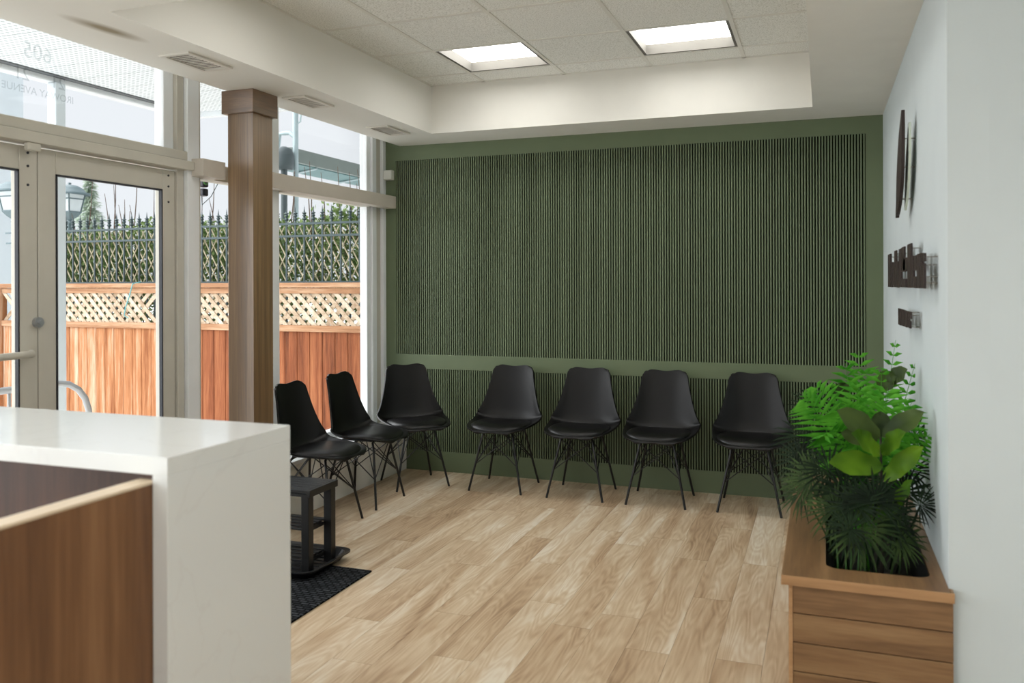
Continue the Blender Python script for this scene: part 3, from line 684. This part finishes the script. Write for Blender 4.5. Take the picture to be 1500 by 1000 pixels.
# fan palms
def palm(label, base, spec):
    t = thing('fan_palm', label, 'plant', base, 0, 'artificial plants in the planter')
    for (px, py, y, nx, nz, ux, uz, rad) in spec:
        part('palm_leaf', fan(base + Vector((random.uniform(-.03, .03), random.uniform(-.03, .03), 0)), A(px, py, y), (nx, -.8, nz), (ux, -.25, uz), rad * 1.1, 24, random.choice((250, 290, 320))), random.choice(('palm', 'palm', 'palm_mid')), t)
    return t
palm('dark fan palm leaning out over the floor side of the planter', root(.05, 3.95),
     [(1180, 640, 3.75, -.3, .5, -.6, .5, .145), (1195, 600, 3.95, -.2, .4, -.4, .8, .13), (1172, 672, 3.65, -.4, .5, -.9, .1, .12), (1205, 650, 3.7, .1, .6, .3, .8, .12), (1235, 640, 3.85, .1, .5, .2, .8, .12)])
palm('dark fan palm hanging over the planter edge', root(.07, 3.50),
     [(1190, 700, 3.45, -.4, .5, -1, -.2, .135), (1215, 690, 3.4, .0, .7, -.2, .9, .125), (1175, 720, 3.5, -.5, .4, -1, -.4, .11), (1235, 720, 3.35, .1, .6, .4, .7, .13), (1225, 745, 3.3, -.2, .6, -.8, -.2, .12), (1258, 700, 3.4, .2, .6, .5, .8, .12)])
palm('dark fan palm at the front of the planter opening', root(.17, 3.27),
     [(1262, 772, 3.22, .2, .5, .9, -.3, .15), (1245, 775, 3.2, -.2, .5, -.9, .0, .10), (1300, 755, 3.28, .3, .6, .9, .1, .13), (1282, 735, 3.25, .0, .7, .1, .9, .13), (1318, 790, 3.25, .4, .4, .9, -.4, .10), (1256, 742, 3.25, -.3, .7, -.3, .9, .12)])
palm('dark fan palm squeezed between the planter and the sign wall', root(.275, 3.75),
     [(1340, 640, 3.72, -.5, .5, .1, .9, .10), (1334, 690, 3.6, -.4, .6, .3, .8, .11), (1348, 740, 3.42, -.5, .6, .3, .7, .09), (1325, 720, 3.5, 0, .7, -.2, .9, .12)])
grass = thing('leaf_stalks', 'bare green leaf stalks rising from the front of the planter', 'plant', root(.11, 3.19))
for px, tx in ((1228, 1224), (1240, 1236), (1246, 1246), (1256, 1258), (1268, 1262)):
    part('stalk', MB().tube([A(px, 850, 3.20), A((px + tx) / 2 + 1, 815, 3.20), A(tx, 782, 3.22)], [.0035, .003, .002], 6), 'stem', grass)

# ------------------------------------------------------------------ sign on the right wall
XS = XR
em = thing('wall_emblem', 'dark leaf shaped emblem with pale backing standing off the white wall', 'wall sign', (XS, 4.1, 1.80))
def lens(p0, p1, bulge, n=16, skew=0):
    a, b = Vector(p0), Vector(p1); d = b - a; q = Vector((-d.y, d.x)).normalized(); out = []
    for i in range(n + 1): s = i / n; out.append(tuple(a + d * s + q * bulge * math.sin(math.pi * s) ** .9))
    for i in range(n - 1, 0, -1): s = i / n; out.append(tuple(a + d * s - q * bulge * .55 * math.sin(math.pi * s) ** .9))
    return out
part('leaf_plate', MB().prism(lens((4.30, 1.80), (3.99, 2.235), .14), 'x', XS - .060, XS - .046), 'sign', em)
part('tip', MB().prism([(4.32, 1.795), (4.29, 1.795), (4.24, 1.90), (4.27, 1.90)], 'x', XS - .060, XS - .046), 'sign', em)
part('backing_plate', MB().prism(lens((4.20, 1.82), (3.99, 2.18), .085), 'x', XS - .032, XS - .022), 'sign_pale', em)
for y, zz in ((4.05, 2.12), (4.08, 2.0), (4.18, 1.87)): part('pin', MB().tube([(XS, y, zz), (XS - .046, y, zz)], .003, 6), 'pin', em)
def block_sign(name, label, strokes, pins, y0, z0):
    t = thing(name, label, 'wall sign', (XS, y0, z0))
    for (ya, yb, za, zb) in strokes: part('letter_stroke', B(XS - .046, XS - .038, yb + .004, ya - .004, za, zb, bev=.001), 'sign', t)
    for y, zz in pins: part('pin', MB().tube([(XS, y, zz), (XS - .038, y, zz)], .002, 6), 'pin', t)
def yS(px): return at(px, 400, x=XS - .04).y
def zS(px, py): return at(px, py, x=XS - .04).z
def stroke(zx, x0, x1, t, b): xa, xb = 1280 + x0 / 5.88, 1280 + x1 / 5.88; return (yS(xa), yS(xb), zS(xa, 330 + b / 5.88), zS(xa, 330 + t / 5.88))
ST = [(131, 153, 252, 530), (157, 168, 318, 532), (172, 182, 320, 530), (186, 202, 220, 532), (206, 220, 312, 535), (226, 246, 205, 530), (250, 274, 190, 300), (250, 284, 300, 400), (252, 284, 460, 532), (262, 298, 285, 390), (300, 332, 166, 535), (334, 352, 266, 535), (356, 378, 262, 390), (356, 378, 440, 540), (382, 408, 248, 540), (412, 430, 240, 540), (432, 450, 240, 310), (426, 448, 330, 542)]
block_sign('wall_lettering', 'row of thick dark stand-off letters on the white wall below the emblem', [stroke(0, *s) for s in ST],
           [(yS(1280 + a / 5.88), zS(1280 + a / 5.88, 330 + b / 5.88)) for a, b in ((192, 242), (240, 240), (315, 195), (440, 270), (440, 340), (440, 442), (440, 496), (145, 272))], 4.0, 1.45)
ST2 = [(218, 240, 712, 850), (243, 262, 720, 858), (266, 290, 728, 866), (293, 310, 736, 872), (312, 326, 740, 800), (308, 322, 820, 880)]
block_sign('wall_lettering', 'short block of small dark stand-off letters beneath the large letters', [stroke(0, *s) for s in ST2],
           [(yS(1280 + 300 / 5.88), zS(1330, 330 + b / 5.88)) for b in (748, 772, 870)], 4.0, 1.3)

# ------------------------------------------------------------------ soffit vents, sensor
VT = [((-2.998, -2.862), (3.29, 3.57), 'white louvred ceiling vent in the soffit above the glass door'),
      ((-3.000, -2.885), (4.29, 4.57), 'white louvred ceiling vent in the soffit beside the column cap'),
      ((-3.020, -2.890), (5.31, 5.62), 'white louvred ceiling vent in the soffit near the green wall')]
for (x0, x1), (y0, y1), lab in VT:
    v = thing('ceiling_vent', lab, 'vent', ((x0 + x1) / 2, (y0 + y1) / 2, ZS - .012), 0, 'soffit vents')
    m = MB(); e = .022
    for a, b, c, d in ((x0 - e, x0, y0 - e, y1 + e), (x1, x1 + e, y0 - e, y1 + e), (x0, x1, y0 - e, y0), (x0, x1, y1, y1 + e)): m.box(a, b, c, d, ZS - .010, ZS - .0005)
    part('frame', m, 'ventp', v); part('duct', B(x0, x1, y0, y1, ZS - .002, ZS - .0005), 'ventd', v)
    for k in range(11):
        y = y0 + (k + .5) * (y1 - y0) / 11; part('louver', B(x0, x1, y - .0052, y + .0052, ZS - .0050, ZS - .0028), 'ventp', v)
sb = thing('wall_sensor', 'small white sensor box on the green wall beside the window', 'sensor', (-3.30, D - .01, 2.33))
part('box', B(-3.345, -3.270, D - .066, D - .0145, 2.335, 2.415, bev=.006), 'whitep', sb); part('cover', B(-3.342, -3.273, D - .071, D - .0665, 2.34, 2.41, bev=.002), 'whitep', sb)

# ================================================================== OUTDOORS
gr = struct('ground', B(-60, 40, -40, 90, -.25, -.10), 'ground'); 
YF = 7.6
wf = thing('wooden_fence', 'cedar board fence with a lattice strip along its top outside the windows', 'fence', (-6.4, YF, -.1))
def fpart(n, x0, x1, y0, y1, z0, z1, mat, bev=.004): return part(n, B(x0, x1, y0, y1, z0, z1, bev=bev), mat, wf)
XA, XM0, XM1, XB = -9.42, -7.0, -6.875, -3.50
for a, b in ((XA, XM0), (XM1, XB)):
    fpart('top_rail', a, b, YF - .03, YF + .03, 1.395, 1.455, 'cedar_rail'); fpart('cap_rail', a, b, YF - .055, YF + .055, 1.458, 1.508, 'cedar_rail')
    fpart('lower_rail', a, b, YF - .035, YF + .03, .995, 1.062, 'cedar_rail')
fpart('post', XM0, XM1, YF - .06, YF + .05, -.1, 1.45, 'cedar'); fpart('post', XA - .10, XA, YF - .05, YF + .05, -.1, 1.50, 'cedar')
for a, b, w, mt in ((XA, XM0, .1345, 'cedar'), (XM1, XB, .153, 'cedar_red')):
    n = int((b - a) / w); me = MB().prism([(0, .012), (0, -.004), (.006, -.012), (w - .006, -.012), (w, -.004), (w, .012)], 'z', -.1, .994).mesh('board')
    for k in range(n + 1):
        xx = a + k * w
        if xx + w > b + .005: continue
        o = link('board', me, mt, wf); o.location = Vector((xx, YF, 0)) - wf.location
lat_h0, lat_h1 = 1.062, 1.395; hh = lat_h1 - lat_h0
for sgn, yo in ((1, -.012), (-1, 0)):
    # parallelogram strip, horizontal ends
    ww = .062; me = MB().prism([(0, hh), (ww, hh), (ww + sgn * hh, 0), (sgn * hh, 0)] if sgn > 0 else [(hh, hh), (hh + ww, hh), (ww, 0), (0, 0)], 'y', -.005, .005).mesh('lattice_strip')
    for a, b in ((XA, XM0), (XM1, XB)):
        xx = a
        while xx + ww + hh < b:
            o = link('lattice_strip', me, 'lattice', wf); o.location = Vector((xx, YF + yo, lat_h0)) - wf.location; xx += .118
# iron fence
YI = 8.05
ifn = thing('iron_fence', 'grey iron picket fence with spear finials behind the cedar fence', 'fence', (-6.7, YI, -.1))
pk = MB().box(-.0085, .0085, -.0085, .0085, -.1, 2.2)
pk.lathe([(.011, 2.2), (.026, 2.212), (.026, 2.224), (.012, 2.236), (.024, 2.255), (.014, 2.272), (.03, 2.282), (.009, 2.296), (.0, 2.37)], n=6)
me = pk.mesh('picket'); k = 0
xx = -9.72
while xx < -3.5:
    o = link('picket', me, 'iron', ifn); o.location = Vector((xx, YI, 0)) - ifn.location; xx += .1165
for zz in (2.165, 2.028, 1.515): part('rail', B(-9.74, -3.48, YI - .018, YI + .018, zz - .012, zz + .012), 'iron', ifn)
# willow trellis and hedge
tl = thing('willow_trellis', 'pale diagonal willow trellis fixed behind the iron fence', 'trellis', (-6.7, YI + .05, 1.3))
for sgn, dens in ((1, .085), (-1, .17)):
    me = MB().tube([(0, 0, 2.14), (sgn * .46, 0, 1.32)], .0078 if sgn > 0 else .006, 5).mesh('trellis_strip'); xx = -9.65 if sgn > 0 else -9.2
    while xx + max(0, sgn * .46) < -3.5:
        o = link('trellis_strip', me, 'trellis', tl); o.location = Vector((xx, YI + .05 + .008 * sgn, 0)) - tl.location; xx += dens * random.uniform(.85, 1.15)
hd = thing('hedge', 'leafy green hedge with bare twigs rising above the iron fence', 'hedge', (-6.6, 8.4, -.1))
lf = MB(); rnd = random.Random(3)
for k in range(27000):
    xx = rnd.uniform(-9.75, -3.45); top = 2.20 + .06 * math.sin(xx * 2.3) + .05 * math.sin(xx * 7) + (.05 if xx > -6 else -.04)
    zz = .9 + (top - .9) * rnd.random() ** .75 + (rnd.random() ** 6) * .14; p = Vector((xx, rnd.uniform(8.22, 8.64), zz))
    d = Vector((rnd.gauss(0, 1), rnd.gauss(0, 1), rnd.gauss(0, 1) + .3)).normalized(); a = Vector((rnd.gauss(0, 1), rnd.gauss(-.6, 1), rnd.gauss(0, 1))); s = d.cross(a).normalized(); L = rnd.uniform(.045, .085); w = L * .24
    lf.add([p, p + d * L * .5 + s * w, p + d * L, p + d * L * .5 - s * w], [(0, 1, 2, 3)])
o = part('leaves', lf, 'hedge', hd); o['kind'] = 'stuff'
bm_ = MB()
for k in range(70):
    xx = -9.7 + k * .09; bm_.tube([(xx, 8.4 + rnd.uniform(-.1, .1), -.1), (xx + rnd.uniform(-.1, .1), 8.4, 1.0), (xx + rnd.uniform(-.15, .15), 8.4 + rnd.uniform(-.15, .15), 2.1)], [.012, .009, .004], 5)
o = part('stems', bm_, 'twig', hd); o['kind'] = 'stuff'
for k in range(46):
    xx = rnd.uniform(-9.4, -3.6); h = rnd.uniform(.35, .95); ln = rnd.uniform(-.1, .1)
    part('twig', MB().tube([(xx, 8.4, 2.0), (xx + ln * .5, 8.42, 2.0 + h * .6), (xx + ln, 8.4, 2.05 + h)], [.008, .006, .003], 5), 'twig', hd)
# lanterns
def lantern(label, px, y, k_=1.0):
    c = at(px, 290, y=y); zt = at(px, 262 if px < 60 else 267, y=y).z; s = .96
    t = thing('street_lantern', label, 'lantern', (c.x, y, -.1), 0, 'post lanterns outside'); b = zt - .50
    part('post', MB().tube([(c.x, y, -.1), (c.x, y, b - .02)], .032, 10).box(c.x - .16, c.x + .10, y - .012, y + .012, b - .20, b - .18).box(c.x - .15, c.x + .10, y - .012, y + .012, b - .33, b - .31), 'lantern', t)
    part('base', MB().lathe([(.02, b - .08), (.05, b - .05), (.03, b - .02), (.10, b + .03), (.15, b + .085), (.15, b + .10)], (c.x, y, 0), 4, R(45)), 'lantern', t)
    gl = MB().lathe([(.135, b + .10), (.185, b + .33)], (c.x, y, 0), 4, R(45)); part('glass', gl, 'lglass', t)
    fm = MB()
    for k in range(4):
        a = R(45 + 90 * k); fm.tube([(c.x + .137 * math.cos(a), y + .137 * math.sin(a), b + .10), (c.x + .19 * math.cos(a), y + .19 * math.sin(a), b + .335)], .010, 6)
    fm.lathe([(.172, b + .262), (.178, b + .262), (.18, b + .278), (.174, b + .278)], (c.x, y, 0), 4, R(45))
    part('frame', fm, 'lantern', t)
    part('roof', MB().lathe([(.27, b + .325), (.27, b + .345), (.21, b + .365), (.17, b + .415), (.10, b + .455), (.03, b + .465), (.012, b + .475), (.028, b + .49), (.0, zt - .0)], (c.x, y, 0), 12), 'lantern', t)
lantern('grey street lantern on a post at the end of the iron fence', 22, 7.98)
lantern('grey street lantern rising behind the hedge twigs', 102, 8.85)
# pale building at the far end
nb = thing('neighbour_building', 'pale vertical sided building behind the street lanterns', 'building', (-14.5, 9.9, -.1))
part('core', B(-18, -11.95, 9.52, 10.0, -.1, 6), 'siding', nb)
for k in range(30): part('siding_board', B(-18 + k * .2017, -18 + k * .2017 + .188, 9.495, 9.52, -.1, 6), 'siding', nb)
# roof overhang of this building
ov = thing('roof_overhang', 'white perforated roof overhang with gutter above the glass door', 'roof', (-4.1, 1.5, 2.9))
YO = 5.62
for k in range(32): part('soffit_panel', B(-4.80, -3.462, YO - .302 * (k + 1) + .003, YO - .302 * k - .003, 2.90, 2.915), 'soffit_out', ov)
part('roof_deck', B(-4.86, -3.462, -4.1, YO, 2.916, 3.15), 'siding', ov)
part('gutter', B(-4.95, -4.86, -4.1, YO + .06, 2.86, 3.05, bev=.01), 'gutter', ov)
part('fascia', B(-4.86, -3.462, YO, YO + .06, 2.86, 3.05), 'gutter', ov)
part('drip_edge', B(-4.856, -4.80, -4.1, YO, 2.893, 2.915), 'dark_line', ov)
cp = tag(link('canopy_post', B(-4.91, -4.83, 4.29, 4.37, -.1, 2.86, bev=.008).mesh('canopy_post'), 'siding'), 'pale blue grey post carrying the roof overhang', 'post')
# neighbouring canopy, mast and hood beyond the hedge
XCN = -8.0
c0 = at(428, 216, x=XCN); c1 = at(548, 246, x=XCN); c2 = at(548, 263, x=XCN)
cn = thing('street_canopy', 'long grey metal canopy with teal underside beyond the hedge', 'canopy', (XCN - .5, c0.y, c2.z))
part('fascia', MB().prism([(XCN, c1.z), (XCN, c2.z), (XCN - .08, c2.z), (XCN - .35, c1.z + .02)], 'y', c0.y, c1.y + 3), 'canopy', cn)
part('underside', B(XCN - .75, XCN - .081, c0.y - .15, c1.y + 3, c2.z - .015, c2.z), 'teal', cn)
part('roof_sheet', B(XCN - .75, XCN - .36, c0.y, c1.y + 3, c1.z - .02, c1.z), 'canopy', cn)
for f in (.3, .85): 
    yy = c0.y + (c1.y - c0.y) * f; part('strut', MB().tube([(XCN - .06, yy, c2.z - .02), (XCN - .7, yy + .3, c2.z - .04)], .02, 6), 'mast', cn)
for xx, yy in ((XCN - .68, c0.y + .2), (XCN - .68, c1.y + 2.6)): part('post', MB().tube([(xx, yy, -.1), (xx, yy, c2.z - .015)], .05, 8), 'mast', cn)
ym = 11.2
mb_, mt_ = at(433, 216, y=ym), at(433, 160, y=ym)
ms = thing('utility_mast', 'galvanised utility mast with a bent conduit arm', 'mast', (mb_.x, ym, -.1))
part('pole', MB().tube([(mb_.x, ym, -.1), (mb_.x, ym, mt_.z + .1)], .045, 10), 'mast', ms)
a0, a1, a2 = at(431, 200, y=ym), at(418, 195, y=ym), at(408, 208, y=ym)
part('conduit', MB().tube([a0, (a0 + a1) / 2 + Vector((0, 0, .03)), a1, (a1 + a2) / 2 + Vector((-.04, 0, .06)), a2, a2 + Vector((-.1, 0, -.6))], .035, 8), 'mast', ms)
part('bracket', MB().tube([at(434, 182, y=ym), at(440, 178, y=ym), at(441, 166, y=ym)], .014, 6), 'mast', ms)
hb = at(416, 232, y=11.0)
hz = thing('vent_hood', 'weathered grey drum vent hood at the end of the canopy', 'vent hood', (hb.x, 11.0, -.1))
part('drum', MB().lathe([(.0, hb.z - .17), (.13, hb.z - .17), (.15, hb.z - .1), (.15, hb.z + .06), (.12, hb.z + .14), (.04, hb.z + .18), (0, hb.z + .18)], (hb.x, 11.0, 0), 16), 'hood', hz)
part('pipe', MB().tube([(hb.x, 11.0, -.1), (hb.x, 11.0, hb.z - .17)], .05, 8), 'hood', hz)
# handrail loop outside the door
hr = thing('handrail', 'grey bent steel handrail loop outside the glass door', 'handrail', (-4.2, 3.4, -.1))
part('rail', MB().tube([(-4.2, 2.7, -.1), (-4.2, 2.7, .80)] + [(-4.2, 2.7 + .12 * (1 - math.cos(R(a))), .80 + .12 * math.sin(R(a))) for a in (30, 60, 90)] + [(-4.2, 3.74, .92)] + [(-4.2, 3.74 + .22 * math.sin(R(a)), .70 + .22 * math.cos(R(a))) for a in (20, 40, 60, 80, 90)] + [(-4.2, 3.96, -.1)], .019, 10), 'chrome', hr)
for yy in (3.33, 3.42): part('baluster', MB().tube([(-4.2, yy, -.1), (-4.2, yy, .92)], .009, 8), 'chrome', hr)
# camera unit at the side window, its wire, cord over the fence
q = at(299, 268, x=-3.47)
cu_ = thing('security_camera', 'small black camera with a green ring hung outside the narrow window', 'camera', (q.x, q.y, q.z - .07))
part('head', B(q.x - .03, q.x + .015, q.y - .024, q.y + .024, q.z - .025, q.z + .03, bev=.008), 'cambody', cu_)
part('lens_ring', MB().tube([(q.x + .0155, q.y - .005, q.z + .005), (q.x + .0195, q.y - .005, q.z + .005)], .019, 14), 'camgreen', cu_)
part('lens', MB().tube([(q.x + .0197, q.y - .005, q.z + .005), (q.x + .021, q.y - .005, q.z + .005)], .009, 12), 'gasket', cu_)
part('lower_body', B(q.x - .03, q.x + .012, q.y - .02, q.y + .026, q.z - .078, q.z - .033, bev=.008), 'cambody', cu_)
part('bracket', B(q.x - .012, q.x + .0, q.y - .012, q.y + .012, q.z + .03, 2.105), 'gasket', cu_)
w0, w1_, w2_ = at(296, 300, x=-3.52), at(309, 288, x=-3.52), at(323, 262, x=-3.52)
part('wire', MB().tube([Vector((q.x - .02, q.y, q.z - .06)), w0, w1_, w2_], .0025, 5), 'iron', cu_)
cpnts = [at(px, py, y=YF - .075) for px, py in ((197, 398), (194, 414), (190, 432), (184, 450), (182, 462), (188, 466))]
cpnts[0].y = YF + .02; cpnts[0].z = 1.525
cpnts[1].z = min(cpnts[1].z, 1.50)
tag(link('hanging_cord', MB().tube(cpnts, .006, 6).mesh('hanging_cord'), 'cord'), 'turquoise cord hanging over the cedar fence top', 'cord')
# far trees
def conifer(label, px, y, top_py, wpx):
    b = at(px, 414, y=y); top = at(px, top_py, y=y); zc = (b - Vector((0, 0, H))).length; wd = wpx * zc / F / 2
    t = thing('conifer_tree', label, 'tree', (b.x, y, -.1), 0, 'far conifers'); r_ = random.Random(int(px))
    part('trunk', MB().tube([(b.x, y, -.1), (b.x, y, top.z * .97)], [.14, .03], 8), 'twig', t)
    m = MB(); n = 3600
    for k in range(n):
        e = r_.random() ** .75; zz = top.z - e * (top.z - .8); tier = .75 + .35 * abs(math.sin(zz * 4.2)); rr = wd * (.10 + 1.5 * e) * tier * r_.uniform(.2, 1); a = r_.uniform(0, 6.283)
        p = Vector((b.x + rr * math.cos(a), y + rr * math.sin(a), zz)); d = Vector((math.cos(a), math.sin(a), -.35 + r_.gauss(0, .25))).normalized(); s = d.cross(Vector((r_.gauss(0, .4), r_.gauss(0, .4), 1))).normalized(); L = wd * r_.uniform(.22, .42)
        m.add([p - d * L * .5, p + s * L * .16, p + d * L * .5, p - s * L * .16], [(0, 1, 2, 3)])
    o = part('foliage', m, 'conifer', t); o['kind'] = 'stuff'
conifer('tall pale conifer seen beyond the lanterns', 132, 26, 248, 52)
conifer('shorter pale conifer close beside the lantern', 92, 30, 262, 24)
conifer('faint small conifer above the hedge near the door edge', 238, 30, 282, 20)
